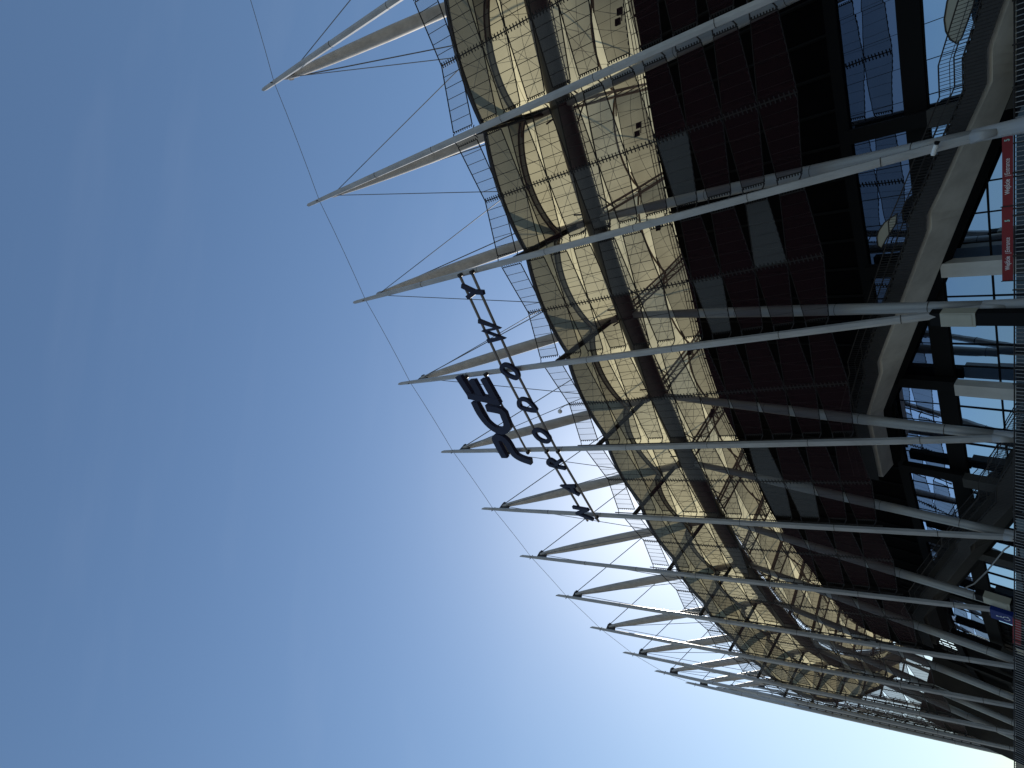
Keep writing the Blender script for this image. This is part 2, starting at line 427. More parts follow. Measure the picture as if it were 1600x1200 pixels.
for i in range(FIRST, LAST):
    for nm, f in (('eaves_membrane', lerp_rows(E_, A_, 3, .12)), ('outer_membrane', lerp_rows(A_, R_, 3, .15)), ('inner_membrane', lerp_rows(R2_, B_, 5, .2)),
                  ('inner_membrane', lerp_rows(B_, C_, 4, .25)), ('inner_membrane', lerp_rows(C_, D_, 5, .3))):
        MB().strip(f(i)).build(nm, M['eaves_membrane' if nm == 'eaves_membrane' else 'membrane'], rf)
    c = MB()
    c.tube([E_(i, u) for u in us], .26, 6, False); c.tube([E_(i, u) + OUT(i + u) * .2 - Vector((0, 0, .42)) for u in us], .16, 6, False)
    c.strip([[E_(i, u) + OUT(i + u) * .2 + Vector((0, 0, .12)) for u in us], [E_(i, u) + OUT(i + u) * .25 - Vector((0, 0, .3)) for u in us]])
    c.build('eaves_gutter', M['dark_steel'], rf)
    c = MB(); c.tube([A_(i, u) - Vector((0, 0, .12)) for u in us], .12, 8, False); c.tube([A_(i, u) - Vector((0, 0, .85)) - OUT(i + u) * .1 for u in us], .10, 8, False); c.build('arch_tube', M['ring'], rf)
    MB().strip([[A_(i, u) - Vector((0, 0, .14)) for u in us], [A_(i, u) - Vector((0, 0, .85)) - OUT(i + u) * .1 for u in us]]).build('arch_fascia', M['fascia'], rf)
    c = MB(); c.tube([B_(i, u) - Vector((0, 0, .12)) for u in us], .14, 8, False); c.build('arch_tube', M['brown_steel'], rf)
    c = MB()
    c.tube([R_(i, u) for u in us], .07, 5, False); c.tube([R2_(i, u) for u in us], .07, 5, False)
    for f, g_, q in ((A_, R_, .33), (A_, R_, .62), (R2_, B_, .3), (R2_, B_, .62), (B_, C_, .4)):
        c.tube([f(i, u).lerp(g_(i, u), q) - Vector((0, 0, .25)) for u in us], .022, 4, False)
    for u in (.17, .33, .5, .67, .83):
        for f, g_ in ((E_, A_), (A_, R_), (R2_, B_), (B_, C_)): c.tube([f(i, u) - Vector((0, 0, .2)), g_(i, min(1, u + .06)) - Vector((0, 0, .2))], .022, 4, False)
    for u, v in ((0, .5), (1, .5), (.25, .75), (.75, .25)):
        c.tube([E_(i, u) - Vector((0, 0, .25)), A_(i, v) - Vector((0, 0, .25))], .022, 4, False)
        c.tube([A_(i, u) - Vector((0, 0, .25)), R_(i, v) - Vector((0, 0, .25))], .022, 4, False)
        c.tube([R2_(i, u) - Vector((0, 0, .35)), B_(i, v) - Vector((0, 0, .35))], .022, 4, False)
    c.build('membrane_cables', M['cable'], rf, kind='stuff')
for i in range(FIRST, LAST + 1):
    c = MB()
    dx = .35 / BAY
    for d_ in (-dx, dx): c.tube([W(i + d_, -1.0, 49.3), W(i + d_, -11, 50.3), W(i + d_, -20, 51.8), W(i + d_, -46, 59.0)], .15, 6, False)
    c.tube([W(i, -1.0, 47.9), W(i, -11, 48.5), W(i, -24, 50.5)], .13, 6, False)
    for k in range(8):
        o0, o1 = -1 - k * 2.4, -1 - (k + 1) * 2.4
        zt = lambda o: 49.3 + (-1 - o) * .10 if o > -11 else 50.3 + (-11 - o) * .166
        zl = lambda o: 47.9 + (-1 - o) * .06 if o > -11 else 48.5 + (-11 - o) * .15
        c.tube([W(i, o0, zl(o0)), W(i - dx, (o0 + o1) / 2, zt((o0 + o1) / 2))], .06, 5, False)
        c.tube([W(i, o1, zl(o1)), W(i + dx, (o0 + o1) / 2, zt((o0 + o1) / 2))], .06, 5, False)
    c.build('truss_girder', M['brown_steel'], rf)
    c = MB()
    for sg in (-1, 1):
        for a_, b_, r_ in ((W(i, -8.5, 48.5), W(i + sg * .2, -11, 51.3), .10), (W(i, -3, 48.2), W(i + sg * .22, -2.3, 50.2), .09), (W(i, 5.0, 49.9), W(i + sg * .12, 4.1, 52.0), .08)):
            MB().tube([a_, b_], r_, 6).build('arch_prop', M['brown_steel'], rf)

# ------------------------------------------------------------------ expanded metal facade
SILVER = {(1, 1, 3), (1, 1, 4), (2, 1, 3), (2, 1, 4), (3, 0, 3), (3, 0, 4), (4, 1, 3), (4, 1, 4), (5, 0, 3), (5, 0, 4), (6, 1, 4), (7, 0, 4), (2, 0, 5), (3, 1, 5), (4, 0, 5),
          (2, 1, 7), (3, 1, 7), (3, 0, 9), (5, 1, 8), (5, 0, 7), (5, 1, 7), (6, 0, 5), (4, 1, 2), (3, 0, 2), (8, 1, 4), (8, 0, 6), (10, 0, 5), (9, 1, 3)}
rnd = random.Random(3)
E0 = .055           # gap of the panels beside each mast
def fp(i, u, z, d=0.0):
    """point on the flat mesh plane of bay i (chord between two masts)"""
    return W(i, mast_o(z) - MOFF + d, z).lerp(W(i + 1, mast_o(z) - MOFF + d, z), u)
for i in range(FIRST, LAST - 1):
    fb = thing('mesh_facade', (f'expanded metal mesh bay between the {ORD[i - 1]} and {ORD[i]} masts from the near end' if i else 'expanded metal mesh bay just before the first mast at the near end'), 'mesh facade', W(i + .5, 0, 23), 0, 'mesh facade bays between the masts')
    far = i > 9
    seam = MB()
    for k, (mt, mb, st, sb) in enumerate(ROWS):
        for h in (0, 1):
            u0, u1 = (E0, .5) if h == 0 else (1 - E0, .5)
            def Q(w, q):       # w 0 at the mast, 1 at the seam; q 0 top, 1 bottom
                zt = st + (mt - st) * w; zb_ = sb + (mb - sb) * w
                return fp(i, u0 + (u1 - u0) * w, zt + (zb_ - zt) * q)
            sil = (i, h, k) in SILVER or k == 0 or (k in (1,) ) or (k < 4 and rnd.random() < .35) or (k > 5 and rnd.random() < .03)
            mt_ = M['mesh_top'] if k == 0 else M[('mesh_silver' if sil else 'mesh_red') + ('_dense' if k > 5 else '')]
            p = MB(); p.strip([[Q(w / 2, 0) for w in range(3)], [Q(w / 2, 1) for w in range(3)]], False)
            po = p.build('mesh_panel', mt_, fb)
            if k > 0: po['label'] = ('silver' if sil else 'dark red') + ' metal mesh panel'
            r = MB()
            er = .062 if k < 6 else .035
            r.tube([Q(0, 0), Q(1, 0)], er, 5, False); r.tube([Q(0, 1), Q(1, 1)], er, 5, False); r.tube([Q(0, 0), Q(0, 1)], .05, 5, False)
            nr = 3 if far else 6
            for j in range(1, nr):
                r.tube([Q(j / nr, 0), Q(j / nr, 1)], .030 if k < 6 else .012, 4, False)
            if not far:
                for q in range(9): r.box(Q(0, (q + .5) / 9) + TAN(i) * (.09 if h else -.09), TAN(i), OUT(i), (0, 0, 1), .2, .06, .09)
            if k > 5 and not far:              # stitching of the lower panel edges
                for j in range(0, 22, 2): r.bar(Q(j / 22, 1) + OUT(i) * .09, Q((j + 1) / 22, 1) + OUT(i) * .09, .03, .05)
            r.build('panel_frame', M['rod'] , po)
        a, b = fp(i, .5, mt), fp(i, .5, mb)
        seam.tube([a, b], .06, 5, False)
        nt = 5 if far else 8
        for j in range(nt):
            q = a.lerp(b, (j + .5) / nt); sl_ = Vector((0, 0, .05))
            seam.bar(q - TAN(i + .5) * .27 + sl_, q + TAN(i + .5) * .27 - sl_, .06, .09)
    seam.build('serrated_seam', M['rod'] if i < 30 else None, fb)

# ------------------------------------------------------------------ letters on their rails
def fpl(s, z, d):      # letters stand in front of the masts, on the chords between them
    i = math.floor(s); u = s - i
    return W(i, mast_o(z) + d, z).lerp(W(i + 1, mast_o(z) + d, z), u)
NAR = [('Y', [[(3.095, 56.94), (3.168, 55.7), (3.188, 54.7)], [(3.199, 56.89), (3.171, 55.72)]]),
 ('W', [[(3.443, 56.86), (3.538, 54.74), (3.542, 56.84), (3.641, 54.71), (3.644, 56.84)]]),
 ('O', [[(3.932, 56.75), (3.907, 56.25), (3.928, 55.51), (3.989, 54.9), (4.045, 55.05), (4.06, 55.5), (4.027, 56.24), (3.975, 56.81), (3.932, 56.75)]]),
 ('D', [[(4.34, 56.88), (4.304, 56.28), (4.324, 55.5), (4.38, 55.11), (4.451, 55.1), (4.404, 56.94), (4.34, 56.88)]]),
 ('O', [[(4.716, 57.02), (4.685, 56.43), (4.707, 55.62), (4.777, 55.12), (4.83, 55.4), (4.836, 56.08), (4.795, 56.83), (4.716, 57.02)]]),
 ('R', [[(5.206, 55.38), (5.158, 57.31), (5.1, 57.18), (5.084, 56.65), (5.134, 56.22), (5.184, 56.41)], [(5.139, 56.2), (5.097, 55.25)]]),
 ('A', [[(5.471, 55.45), (5.474, 57.35), (5.596, 55.57)], [(5.477, 55.95), (5.557, 55.98)]]),
 ('N', [[(5.809, 57.61), (5.838, 55.64)], [(5.838, 55.64), (5.906, 57.62)], [(5.906, 57.62), (5.989, 55.71)]])]
PGE = [('E', [[(3.986, 63.98), (4.204, 63.69)], [(4.045, 62.08), (4.225, 62.1)], [(4.048, 60.07), (4.294, 60.03)], [(4.199, 63.85), (4.294, 59.95)]]),
 ('G', [[(4.31, 63.79), (4.424, 63.88), (4.547, 63.61), (4.63, 62.96), (4.666, 62.11), (4.654, 61.12), (4.593, 60.38), (4.501, 60.16), (4.419, 60.15), (4.372, 61.94)]]),
 ('P', [[(5.004, 63.97), (4.855, 63.9), (4.776, 63.77), (4.747, 63.19), (4.763, 62.47), (4.831, 62.06), (4.944, 62.04), (5.008, 61.8), (5.055, 61.16), (5.091, 60.25)]])]
def smooth2(pts, n=3):
    if len(pts) < 4: return pts
    out = []
    closed = pts[0] == pts[-1]
    m = len(pts)
    for i in range(m - 1):
        p1, p2 = pts[i], pts[i + 1]
        p0 = pts[i - 1] if i > 0 else (pts[-2] if closed else p1); p3 = pts[i + 2] if i + 2 < m else (pts[1] if closed else p2)
        for k in range(n):
            f = k / n
            out.append(tuple(.5 * (2 * p1[j] + (p2[j] - p0[j]) * f + (2 * p0[j] - 5 * p1[j] + 4 * p2[j] - p3[j]) * f * f + (3 * p1[j] - p0[j] - 3 * p2[j] + p3[j]) * f ** 3) for j in (0, 1)))
    out.append(pts[-1]); return out
def letter(strokes, w, depth, d, curved, parent):
    c = MB()
    for n_, st in enumerate(strokes):
        st = smooth2(st) if curved and len(st) > 5 else st
        m = len(st); closed = st[0] == st[-1]
        P2 = [Vector((-a * BAY, b)) for a, b in st]          # x to the right as read, in metres
        Lf, Rt = [], []
        for i in range(m):
            t0 = (P2[i] - P2[i - 1]).normalized() if i > 0 else None; t1 = (P2[i + 1] - P2[i]).normalized() if i < m - 1 else None
            if closed and i in (0, m - 1): t0 = (P2[-1] - P2[-2]).normalized(); t1 = (P2[1] - P2[0]).normalized()
            t0 = t0 or t1; t1 = t1 or t0
            n0, n1 = Vector((-t0.y, t0.x)), Vector((-t1.y, t1.x)); nn = (n0 + n1)
            nn = nn.normalized() if nn.length > .2 else n0
            k = min(1.6, 1 / max(.35, nn.dot(n0)))
            p = P2[i].copy()
            if not closed and i == 0: p -= t1 * w * .35
            if not closed and i == m - 1: p += t0 * w * .35
            Lf.append(p + nn * w / 2 * k); Rt.append(p - nn * w / 2 * k)
        off = n_ * .012
        F = lambda v, dd: fpl(-v.x / BAY, v.y, dd)
        rows = [[F(Lf[i], d), F(Lf[i], d + depth + off), F(Rt[i], d + depth + off), F(Rt[i], d), F(Lf[i], d)] for i in range(m)]
        c.strip(rows, False)
        if not closed:
            c.quad(*rows[0][:4]); c.quad(*rows[-1][:4][::-1])
    return c
sg = thing('sign_lettering', 'spaced navy letters NARODOWY fixed along two rails between the masts', 'sign', W(4.5, 16, 56))
for z in (57.15, 55.35):
    c = MB(); c.tube([fpl(s, z, .62) for s in (3, 3.5, 4, 4.5, 5, 5.5, 5.999, 6.06)], .17, 8); c.build('rail', M['rail'], sg)
    c = MB()
    for i in (3, 4, 5, 6): c.tube([W(i, mast_o(z) + .3, z), W(i, mast_o(z) + .8, z)], .24, 8)
    c.build('rail_clamp', M['dark_steel'], sg)
for ch, st in NAR:
    letter(st, .5, .34, .78, ch in 'ODR', sg).build('letter', M['navy'], sg)['label'] = f'navy letter {ch}'
sg2 = thing('sign_lettering', 'large heavy navy letters PGE standing above the smaller spaced letters', 'sign', W(4.5, 18, 62))
for z in (63.6, 60.2):
    c = MB(); c.tube([fpl(s, z, .62) for s in (3.99, 4.5, 4.999, 5.02)], .15, 8); c.build('rail', M['rail'], sg2)
    c = MB()
    for i in (4, 5): c.tube([W(i, mast_o(z) + .3, z), W(i, mast_o(z) + .8, z)], .26, 8)
    c.build('rail_clamp', M['dark_steel'], sg2)
for ch, st in PGE:
    letter(st, 1.02, .5, .8, ch != 'E', sg2).build('letter', M['navy'], sg2)['label'] = f'heavy navy letter {ch}'

# ------------------------------------------------------------------ bowl: back wall, slabs, columns
bw = thing('stadium_bowl', 'black back wall of the stands seen through the mesh', 'stadium wall', W(4, -8, 11))
ZT = [(-1, 43.2), (1.7, 43.3), (2.4, 44.0), (3.2, 44.5), (4.1, 45.0), (4.9, 46.2), (5.85, 46.6), (6.5, 46.0), (7.6, 46.4), (8.7, 45.8), (9.2, 45.0), (10.4, 45.0), (13, 46.0), (17, 46)]
def ztop(s):
    for (a, za), (b, zb_) in zip(ZT, ZT[1:]):
        if s <= b: return za + (zb_ - za) * (s - a) / (b - a)
    return ZT[-1][1]
def zlow(s): return 28.9 if 9.9 < s < 11.4 else 23.6
ss = [FIRST - .5 + k * .25 for k in range(int((LAST - FIRST) * 4) + 1)]
for a, b in zip(ss, ss[1:]):
    if b > 14.6: break
    if zlow(a + .01) > 24:
        c = MB(); c.prism([W(a, -8, 23.6), W(b, -8, 23.6), W(b, -8, 26.2), W(a, -8, 26.2)], [W(a, -8.3, 23.6), W(b, -8.3, 23.6), W(b, -8.3, 26.2), W(a, -8.3, 26.2)]); c.build('wall_panel', M['bowl'], bw)
    c = MB()
    A0, A1, B0, B1 = W(a + .004, -8, zlow(a + .01)), W(a + .004, -8, ztop(a)), W(b - .004, -8, zlow(a + .01)), W(b - .004, -8, ztop(b))
    n0, n1 = OUT(a) * .3, OUT(b) * .3
    c.prism([A0, B0, B1, A1], [A0 - n0, B0 - n1, B1 - n1, A1 - n0]); c.build('wall_panel', M['bowl'], bw)
sb_ = [s for s in ss if s < 14.3]
def ring_box(o0, o1, z0, z1, lst=sb_):
    c = MB(); c.strip([[W(s, o0, z0) for s in lst], [W(s, o0, z1) for s in lst], [W(s, o1, z1) for s in lst], [W(s, o1, z0) for s in lst], [W(s, o0, z0) for s in lst]], False)
    return c
ring_box(-5.7, -8.6, 23.42, 24.3).build('floor_slab', M['black'], bw)
ring_box(-5.75, -8.6, 18.02, 19.48).build('floor_slab', M['black'], bw)
c = MB()
c.strip([[W(s, o, z) for s in (11.7, 12.1, 12.5, 12.9, 13.3, 13.7)] for o, z in ((-8.2, 10.97), (3.0, 10.97), (3.4, 32), (-8.2, 32.2))], False)
for s in (11.7, 13.7): c.quad(W(s, -8.2, 10.97), W(s, 3.0, 10.97), W(s, 3.4, 32), W(s, -8.2, 32.2))
c.build('stair_core', M['concrete_dark'], bw)
c = MB()
for s in sb_: c.bar(W(s, -7.85, 24.3), W(s, -7.85, ztop(s)), .25, .2)
c.build('wall_rib', M['black'], bw, kind='stuff')
ring_box(-6.3, -6.6, 10.97, 18.02, [s for s in sb_ if 1 <= s <= 9.0]).build('inner_wall', M['black'], bw)
ring_box(-6.3, -6.6, 19.48, 23.42, [s for s in sb_ if 1 <= s <= 9.0]).build('inner_wall', M['black'], bw)
ring_box(-6.3, -6.6, 10.97, 16.2, [s for s in sb_ if 9.0 <= s]).build('inner_wall', M['black'], bw)
ring_box(-6.3, -6.6, 10.97, 23.42, [s for s in sb_ if 9.4 <= s]).build('inner_wall', M['black'], bw)
c = MB(); lst = [FIRST - .5 + k * .125 for k in range(116)]
for dz, r in ((.15, .07), (.55, .04), (.95, .05)): c.tube([W(s, -7.9, ztop(s) + dz) for s in lst], r, 5, False)
for s in lst: c.bar(W(s, -7.9, ztop(s)), W(s, -7.9, ztop(s) + .95), .05, .05)
c.build('wall_handrail', M['dark_steel'], bw, kind='stuff')

for n_, i in enumerate(range(2, 13)):
    s = i - .08
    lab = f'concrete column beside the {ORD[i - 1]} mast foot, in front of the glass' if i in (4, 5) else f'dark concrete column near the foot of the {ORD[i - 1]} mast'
    cc = thing('concrete_column', lab, 'column', W(s, -4.6, 10.96), frame(s)[2], 'concrete columns along the glass front')
    top = 17.6 if i in (3, 4, 5) else 18.0
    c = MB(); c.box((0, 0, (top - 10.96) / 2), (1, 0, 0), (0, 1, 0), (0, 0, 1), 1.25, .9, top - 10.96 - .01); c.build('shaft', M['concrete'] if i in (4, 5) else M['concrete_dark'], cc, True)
    c = MB(); c.box((0, -.35, (23.4 + top) / 2 - 10.96), (1, 0, 0), (0, 1, 0), (0, 0, 1), 1.1, .7, 23.4 - top - .02); c.build('upper_shaft', M['black'], cc, True)

# ------------------------------------------------------------------ glass front
gw = thing('glass_front', 'sky reflecting glass curtain wall behind the stairs and columns', 'glass wall', W(4, -6, 11))
NP = 5
LV = [(11.02, 14.78), (14.82, 17.98), (19.52, 23.38)]
def add_panes(s0, s1, lv):
    n = round((s1 - s0) * NP)
    for k in range(n):
        a, b = s0 + (s1 - s0) * k / n, s0 + (s1 - s0) * (k + 1) / n
        for z0, z1 in lv:
            tl = random.uniform(-.012, .012); tt = random.uniform(-.012, .012)
            c = MB(); c.quad(W(a + .001, -6 + tt, z0), W(b - .001, -6 - tt, z0), W(b - .001, -6 - tt + tl, z1), W(a + .001, -6 + tt + tl, z1))
            c.build('glass_pane', M['glass'] if z0 < 19 else M['glass_dark'], gw)
add_panes(1.4, 8.4, LV)
add_panes(8.4, 9.4, LV[:1] + LV[2:])
for k in range(int(8.0 * NP) + 1):
    s = 1.4 + k / NP
    c = MB(); c.bar(W(s, -5.93, 10.96), W(s, -5.93, 18.0), .05, .12, OUT(s)); c.bar(W(s, -5.96, 19.5), W(s, -5.96, 23.4), .03, .06, OUT(s)); c.build('mullion', M['black'], gw)
for z, h in ((14.8, .1), (18.0, .12), (19.5, .1)):
    c = MB(); l_ = [1.4 + k * .1 for k in range(81)]
    for a, b in zip(l_, l_[1:]): c.bar(W(a, -5.94, z), W(b, -5.94, z), .12, h)
    c.build('transom', M['black'], gw)
# open steel frames where the far ground floor has no glass
of = thing('window_frame', 'open dark steel window frames with daylight behind at the far end', 'window frame', W(11, -6, 11))
for s in [8.4 + k * .125 for k in range(44)]:
    c = MB(); c.bar(W(s, -6.0, 10.96), W(s, -6.0, 18.0), .1, .14, OUT(s)); c.bar(W(s, -7.9, 24.3), W(s, -7.9, 29.8), .1, .14, OUT(s)); c.build('mullion', M['black'], of)
for z, o in ((13.5, -6), (15.9, -6), (17.2, -6), (26.9, -7.9), (28.0, -7.9)):
    c = MB(); l_ = [8.4 + k * .2 for k in range(28)]
    for a, b in zip(l_, l_[1:]): c.bar(W(a, o, z), W(b, o, z), .1, .1)
    c.build('transom', M['black'], of)

# ------------------------------------------------------------------ outdoor staircases
def staircase(ds, label):
    st = thing('outdoor_staircase', label, 'staircase', W(3.9 + ds, -2.5, 10.96), 0, 'staircases climbing along the glass front')
    # outer edge of the flight: (s, z of the walking line)
    prof = [(2.05, 12.0), (2.38, 13.5), (2.62, 14.55), (2.78, 14.6), (3.28, 17.4), (3.45, 18.45), (3.54, 18.5), (4.2, 21.7), (4.55, 23.45), (4.66, 23.5), (5.1, 25.4), (5.85, 25.6)]
    def line(s):
        s -= ds
        for (a, za), (b, zb_) in zip(prof, prof[1:]):
            if s <= b: return za + (zb_ - za) * (s - a) / (b - a)
        return prof[-1][1]
    def low(s): return max(10.975, min(12.45 + (s - ds - 2.8) * 4.72, line(s) - 1.6))
    ls = sorted({round(2.05 + k * .05, 3) for k in range(77)} | {a for a, _ in prof})
    ls = [s + ds for s in ls]
    O0, O1 = -1.5, -4.2
    # one deep concrete beam with a sloping underside carries the steps
    c = MB()
    sec = lambda s: [W(s, O0 - .03, line(s) - .05), W(s, O0 - .12, line(s) - .6), W(s, O0 - .55, line(s) - .6), W(s, O0 - .6, line(s) - 1.3), W(s, O1 + .1, low(s)), W(s, O1 - .5, low(s) + .15), W(s, O1 - .5, line(s) - .05), W(s, O0 - .03, line(s) - .05)]
    rows = [sec(s) for s in ls]
    c.strip(rows, False); c.f.append(tuple(range(7))); c.sm.append(False)
    k = (len(rows) - 1) * 8; c.f.append(tuple(k + j for j in range(7))); c.sm.append(False)
    k0 = len(rows)
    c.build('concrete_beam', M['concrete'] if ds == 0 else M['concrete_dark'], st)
    c = MB()                                                  # dark stringer plate under the outer rail
    c.strip([[W(s, O0, line(s) - .05), W(s, O0, line(s) - 1.1), W(s, O0 - .08, line(s) - 1.1), W(s, O0 - .08, line(s) - .05)] for s in ls], False)
    c.build('stringer', M['dark_steel'], st)
    c = MB()                                                  # rear haunch of the beam, its shade put in as black colour
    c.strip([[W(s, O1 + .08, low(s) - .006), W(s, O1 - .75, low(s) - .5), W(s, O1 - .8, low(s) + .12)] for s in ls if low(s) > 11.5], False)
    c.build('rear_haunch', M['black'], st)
    c = MB()                                                  # treads
    for a, b in zip(ls, ls[1:]):
        z = line((a + b) / 2); c.prism([W(a, O0, z - .04), W(b, O0, z - .04), W(b, O0, z + .06), W(a, O0, z + .06)], [W(a, O1 - .4, z - .04), W(b, O1 - .4, z - .04), W(b, O1 - .4, z + .06), W(a, O1 - .4, z + .06)])
    c.build('tread', M['concrete_dark'], st, kind='stuff')
    for o, nm in ((O0 + .06, 'outer'), (O1 - .3, 'inner')):
        c = MB()
        c.tube([W(s, o, line(s) + 1.35) for s in ls], .045, 6); c.tube([W(s, o, line(s) + .75) for s in ls], .022, 5)
        c.tube([W(s, o, line(s) + .08) for s in ls], .035, 5)
        c.build('handrail', M['dark_steel'] , st)
        c = MB(); n = int((ls[-1] - ls[0]) * BAY / .22)
        for k in range(n):
            s = ls[0] + (ls[-1] - ls[0]) * k / n
            lo = -1.05 if nm == 'outer' else .05
            c.bar(W(s, o, line(s) + lo), W(s, o, line(s) + 1.33), .028, .028)
        c.build('balusters', M['dark_steel'], st, kind='stuff')
    if ds == 0:
        c = MB()                                              # pale rounded windbreak panel beside the upper rail
        for pts in ([(2.2, 14.0), (2.25, 15.3), (2.33, 15.75), (2.41, 15.95), (2.47, 15.9), (2.52, 15.68), (2.55, 15.35), (2.53, 15.07), (2.39, 14.38)],
                    [(3.45, 19.77), (3.47, 20.2), (3.5, 20.75), (3.555, 21.25), (3.6, 21.45), (3.66, 21.45), (3.68, 21.2), (3.61, 20.71), (3.52, 19.95)]):
            c = MB(); c.prism([W(s, -3.2, z) for s, z in pts], [W(s, -3.28, z) for s, z in pts]); wp = c.build('windbreak_panel', M['beige'], st)
            c = MB(); c.tube([W(s, -3.18, z) for s, z in pts + pts[:1]], .05, 5); c.build('edge_trim', M['dark_steel'], wp)
    return st
staircase(0.0, 'concrete staircase with barred handrails rising along the nearer glass front')
staircase(3.02, 'dark staircase farther along the facade, mostly hidden behind masts')
# slanting pipe handrail beyond the second stair
pr = thing('pipe_handrail', 'kinked pale pipe handrail on the far stairs', 'handrail', W(6.3, -1, 11))
c = MB(); c.tube([W(6.26, -.9, 14.0), W(6.32, -.9, 14.4), W(6.62, -.9, 15.75), W(6.7, -.9, 16.1), W(6.95, -.9, 17.4), W(7.05, -.9, 18.2), W(7.1, -.9, 18.3)], .07, 8); c.build('pipe', M['galv'], pr)

# ------------------------------------------------------------------ fence, banners, boxes
fe = thing('terrace_fence', 'barred fence along the terrace edge at the foot of the stadium', 'fence', (FENCE[5][0], FENCE[5][1], 10.96))
c = MB()
for z, r in ((12.2, .05), (11.02, .04)): c.tube([(p[0], p[1], z) for p in FENCE], r, 6, False)
c.build('fence_rail', M['dark_steel'], fe)
bars = MB(); np_ = 0
tot = []
for k in range(len(FENCE) - 1):
    a, b = Vector(FENCE[k]), Vector(FENCE[k + 1]); L = (b - a).length; n = int(L / .3)
    for j in range(n):
        p = a.lerp(b, j / n)
        bars.bar((p.x, p.y, 11.0), (p.x, p.y, 12.2), .03, .04)
bars.build('fence_bars', M['bars'], fe, kind='stuff')
for k in range(len(FENCE) - 1):
    a, b = FENCE[k], FENCE[k + 1]; nn = Vector((a[1] - b[1], b[0] - a[0], 0)).normalized() * .06
    c = MB(); c.quad(Vector((*a, 11.05)) - nn, Vector((*b, 11.05)) - nn, Vector((*b, 12.12)) - nn, Vector((*a, 12.12)) - nn); c.build('mesh_infill', M['fence_mesh'], fe)
for k in range(len(FENCE) - 1):
    a, b = Vector(FENCE[k]), Vector(FENCE[k + 1]); L = (b - a).length; n = max(1, round(L / 2.6))
    for j in range(n):
        p = a.lerp(b, j / n); c = MB(); c.bar((p.x, p.y, 10.962), (p.x, p.y, 12.3), .09, .09); c.build('fence_post', M['dark_steel'], fe)

def text(body, size, mtx, m, parent, name, bold=0.0):
    cu = bpy.data.curves.new(name, 'FONT'); cu.body = body; cu.size = size; cu.extrude = .004; cu.offset = bold; cu.materials.append(m)
    tmp = bpy.data.objects.new(name, cu); COL.objects.link(tmp); bpy.context.view_layer.update()
    me = bpy.data.meshes.new_from_object(tmp.evaluated_get(bpy.context.evaluated_depsgraph_get())); bpy.data.objects.remove(tmp); bpy.data.curves.remove(cu)
    o = bpy.data.objects.new(name, me); COL.objects.link(o); o.parent = parent
    o.matrix_local = REST[parent.name].inverted() @ mtx
    return o
def banner(a, b, z0, z1, label, texts):
    """a = left end, b = right end as read from outside"""
    a, b = Vector((a[0], a[1], 0)), Vector((b[0], b[1], 0)); X = (b - a).normalized(); Nn = X.cross(Vector((0, 0, 1)))
    mid = (a + b) / 2
    t_ = thing('entrance_banner', label, 'banner', (mid.x, mid.y, z0), 0, 'red entrance banners above the terrace fence')
    c = MB(); c.box(mid + Vector((0, 0, (z0 + z1) / 2)), X, Nn, (0, 0, 1), (b - a).length, .04, z1 - z0); c.build('cloth', M['red'], t_)
    c = MB()
    for q in (a, b): c.bar(q + Nn * .06 + Vector((0, 0, 10.97)), q + Nn * .06 + Vector((0, 0, z1 + .05)), .05, .05)
    c.build('stake', M['dark_steel'], t_)
    for body, size, f, dz, m, bold in texts:
        p = a + (b - a) * f + Nn * .026 + Vector((0, 0, z0 + dz))
        if Nn.dot(Vector((0, -1, 0))) < 0: p -= Nn * .052
        mt = Matrix(((X.x * .8, 0, Nn.x, p.x), (X.y * .8, 0, Nn.y, p.y), (0, 1, 0, p.z), (0, 0, 0, 1)))
        text(body, size, mt, m, t_, 'lettering' if len(body) > 1 else 'numeral', bold)
    return t_
near, farp = Vector((21.7, 44.5)), Vector((12.76, 50.22))
mid_ = near.lerp(farp, .5)
T1 = [('Wejście', .37, .15, .17, M['white'], .004), ('|', .37, .375, .16, M['white'], .0), ('Entrance', .37, .395, .17, M['white'], 0), ('5', .36, .80, .18, M['mint'], .014)]
T2 = T1
banner(farp, mid_ - (mid_ - farp).normalized() * .01, 12.27, 12.86, 'red entrance banner, the left one as read of the near pair', T2)
banner(mid_, near, 12.27, 12.82, 'red entrance banner, the right one of the near pair beside a mast foot', T1)
banner((-16.3, 68.85), (-13.7, 67.15), 11.75, 12.32, 'small red banner beside the blue accessibility sign', [])

def service_box(s, o, label, group):
    t_ = thing('service_box', label, 'box', W(s, o, 13.6), frame(s)[2], group)
    c = MB(); c.box((0, 0, 1.4), (1, 0, 0), (0, 1, 0), (0, 0, 1), 1.15, .8, 2.1); c.build('casing', M['beige'], t_, True)
    c = MB(); c.box((0, 0, 2.8), (1, 0, 0), (0, 1, 0), (0, 0, 1), 1.1, .7, .66); c.build('cap', M['black'], t_, True)
    c = MB(); c.box((0, 0, -1.15), (1, 0, 0), (0, 1, 0), (0, 0, 1), 1.05, .7, 2.95); c.build('plinth', M['black'], t_, True)
    c = MB(); c.box((0, .42, 1.4), (1, 0, 0), (0, 1, 0), (0, 0, 1), .9, .02, 1.7); c.build('door', M['beige'], t_, True)
    return t_
service_box(4.02, 1.35, 'beige service box at the foot of the fourth mast', 'beige service boxes at mast feet')
service_box(6.86, .9, 'beige service box beside the mast above the blue sign', 'beige service boxes at mast feet')
bs = thing('accessibility_sign', 'blue sign with a white wheelchair symbol at the foot of the seventh mast', 'sign', W(6.98, 1.5, 13.3), frame(6.98)[2])
c = MB(); c.box((0, 0, 1.0), (1, 0, 0), (0, 1, 0), (0, 0, 1), 1.7, .5, 2.4); c.build('board', M['blue'], bs, True)
c = MB()
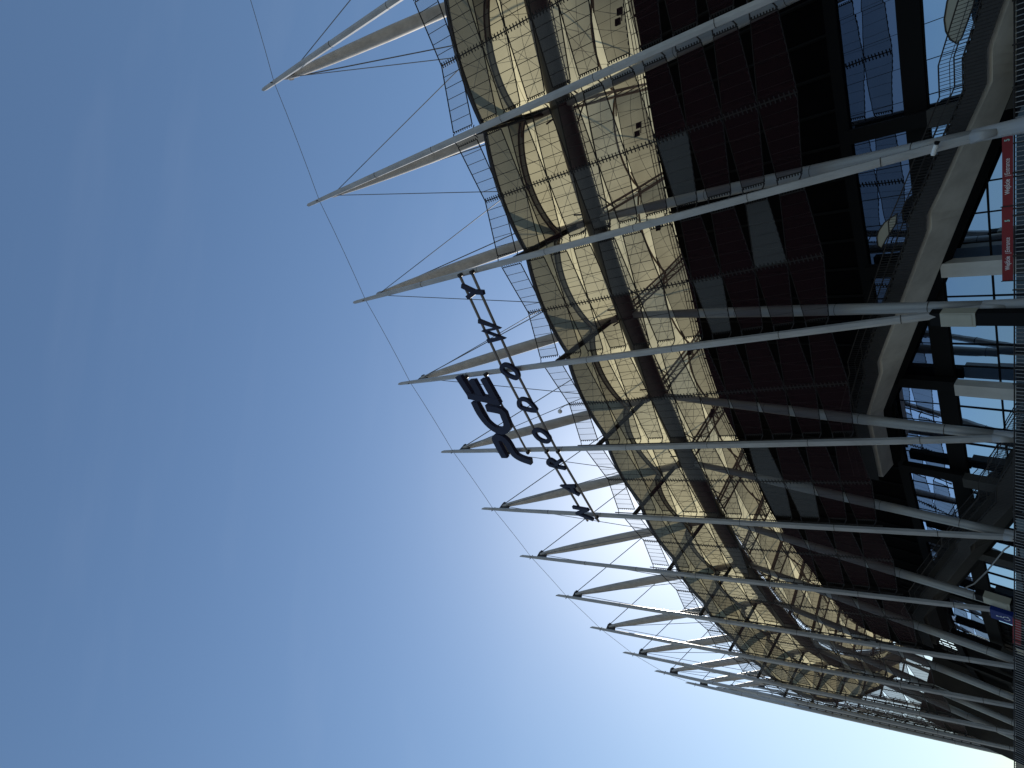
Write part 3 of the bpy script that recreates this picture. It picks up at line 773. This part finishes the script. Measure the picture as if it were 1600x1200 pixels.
def gl(pts, w, closed=False):
    for a, b in zip(pts, pts[1:] + (pts[:1] if closed else [])): c.bar((-a[0], .262, a[1]), (-b[0], .262, b[1]), .02, w, (0, 1, 0)) if False else c.box(((-a[0] - b[0]) / 2, .258, (a[1] + b[1]) / 2), (-(b[0] - a[0]), 0, b[1] - a[1]), (0, 1, 0), Vector((-(b[0] - a[0]), 0, b[1] - a[1])).cross(Vector((0, 1, 0))), math.hypot(b[0] - a[0], b[1] - a[1]) + w * .6, .012, w)
cx, cz = .0, .95
gl([(cx + .3 * math.cos(a_), cz + .3 * math.sin(a_)) for a_ in [math.radians(150 + k * 24) for k in range(10)]], .07)
gl([(cx - .02, 1.55), (cx, 1.15), (cx + .22, 1.12), (cx + .34, .78), (cx + .42, .8)], .08)
gl([(cx - .06, 1.66), (cx + .02, 1.66)], .13); gl([(cx, 1.35), (cx + .2, 1.33)], .06)
gl([(-.6, .12), (.45, .12)], .1); gl([(-.6, .12), (-.45, .24)], .08)
c.build('wheelchair_symbol', M['white'], bs, True)

# ------------------------------------------------------------------ floodlights and camera
FL = [(1.45, 'nearest pair of black floodlights above the back wall'), (2.4, 'pair of black floodlights between the second and third masts'), (3.33, 'pair of black floodlights just past the third mast'),
      (4.85, 'pair of black floodlights behind the fifth mast'), (5.8, 'pair of black floodlights where the back wall peaks'), (6.9, 'small pair of black floodlights above the far back wall')]
for s, lab in FL:
    zf = ztop(s) + 1.6
    f_ = thing('floodlight', lab, 'floodlight', W(s, -7.4, ztop(s) + .02), frame(s)[2], 'floodlight pairs above the back wall')
    c = MB(); c.bar((0, 0, 0), (0, 0, 1.1), .09, .09); c.bar((-.45, .1, 1.0), (.5, .1, 1.3), .08, .08); c.build('bracket', M['dark_steel'], f_, True)
    for x, z in ((-.38, 1.2), (.42, 1.7)):
        c = MB(); c.box((x, .25, z), (1, .1, .2), (0, 1, -.35), (0, .35, 1), .62, .4, .55); c.build('lamp_head', M['black'], f_, True)
cv = thing('security_camera', 'small white dome security camera on a bracket above the mesh edge', 'camera', fp(4, .5, 51.75))
a = fp(4, .5, 51.75)
c = MB(); c.tube([a, a + Vector((0, 0, .5)) + OUT(4.5) * .3, a + Vector((0, 0, .75)) + OUT(4.5) * 1.0, a + Vector((0, 0, .55)) + OUT(4.5) * 1.5], .05, 6); c.build('arm', M['galv'], cv)
c = MB(); q = a + OUT(4.5) * 1.5
c.tube([q + Vector((0, 0, .6)), q + Vector((0, 0, .45)), q + Vector((0, 0, .25)), q + Vector((0, 0, .1)), q + Vector((0, 0, .02))], [.12, .26, .28, .2, .06], 10); c.build('dome', M['white'], cv)
lp = thing('spotlight', 'small white spotlight on the third mast above its foot', 'spotlight', W(3, mast_o(15.4) + .4, 15.4), frame(3)[2])
c = MB(); c.tube([(.0, 0, 0), (.05, .3, .05)], .05, 6); c.build('bracket', M['dark_steel'], lp, True)
c = MB(); c.tube([(-.35, .38, -.1), (-.3, .38, -.08), (.2, .38, .1), (.3, .38, .14)], [.1, .15, .15, .12], 10); c.build('housing', M['white'], lp, True)
c = MB(); c.tube([(-.36, .38, -.1), (-.52, .38, -.16)], [.13, .16], 10); c.build('visor', M['black'], lp, True)
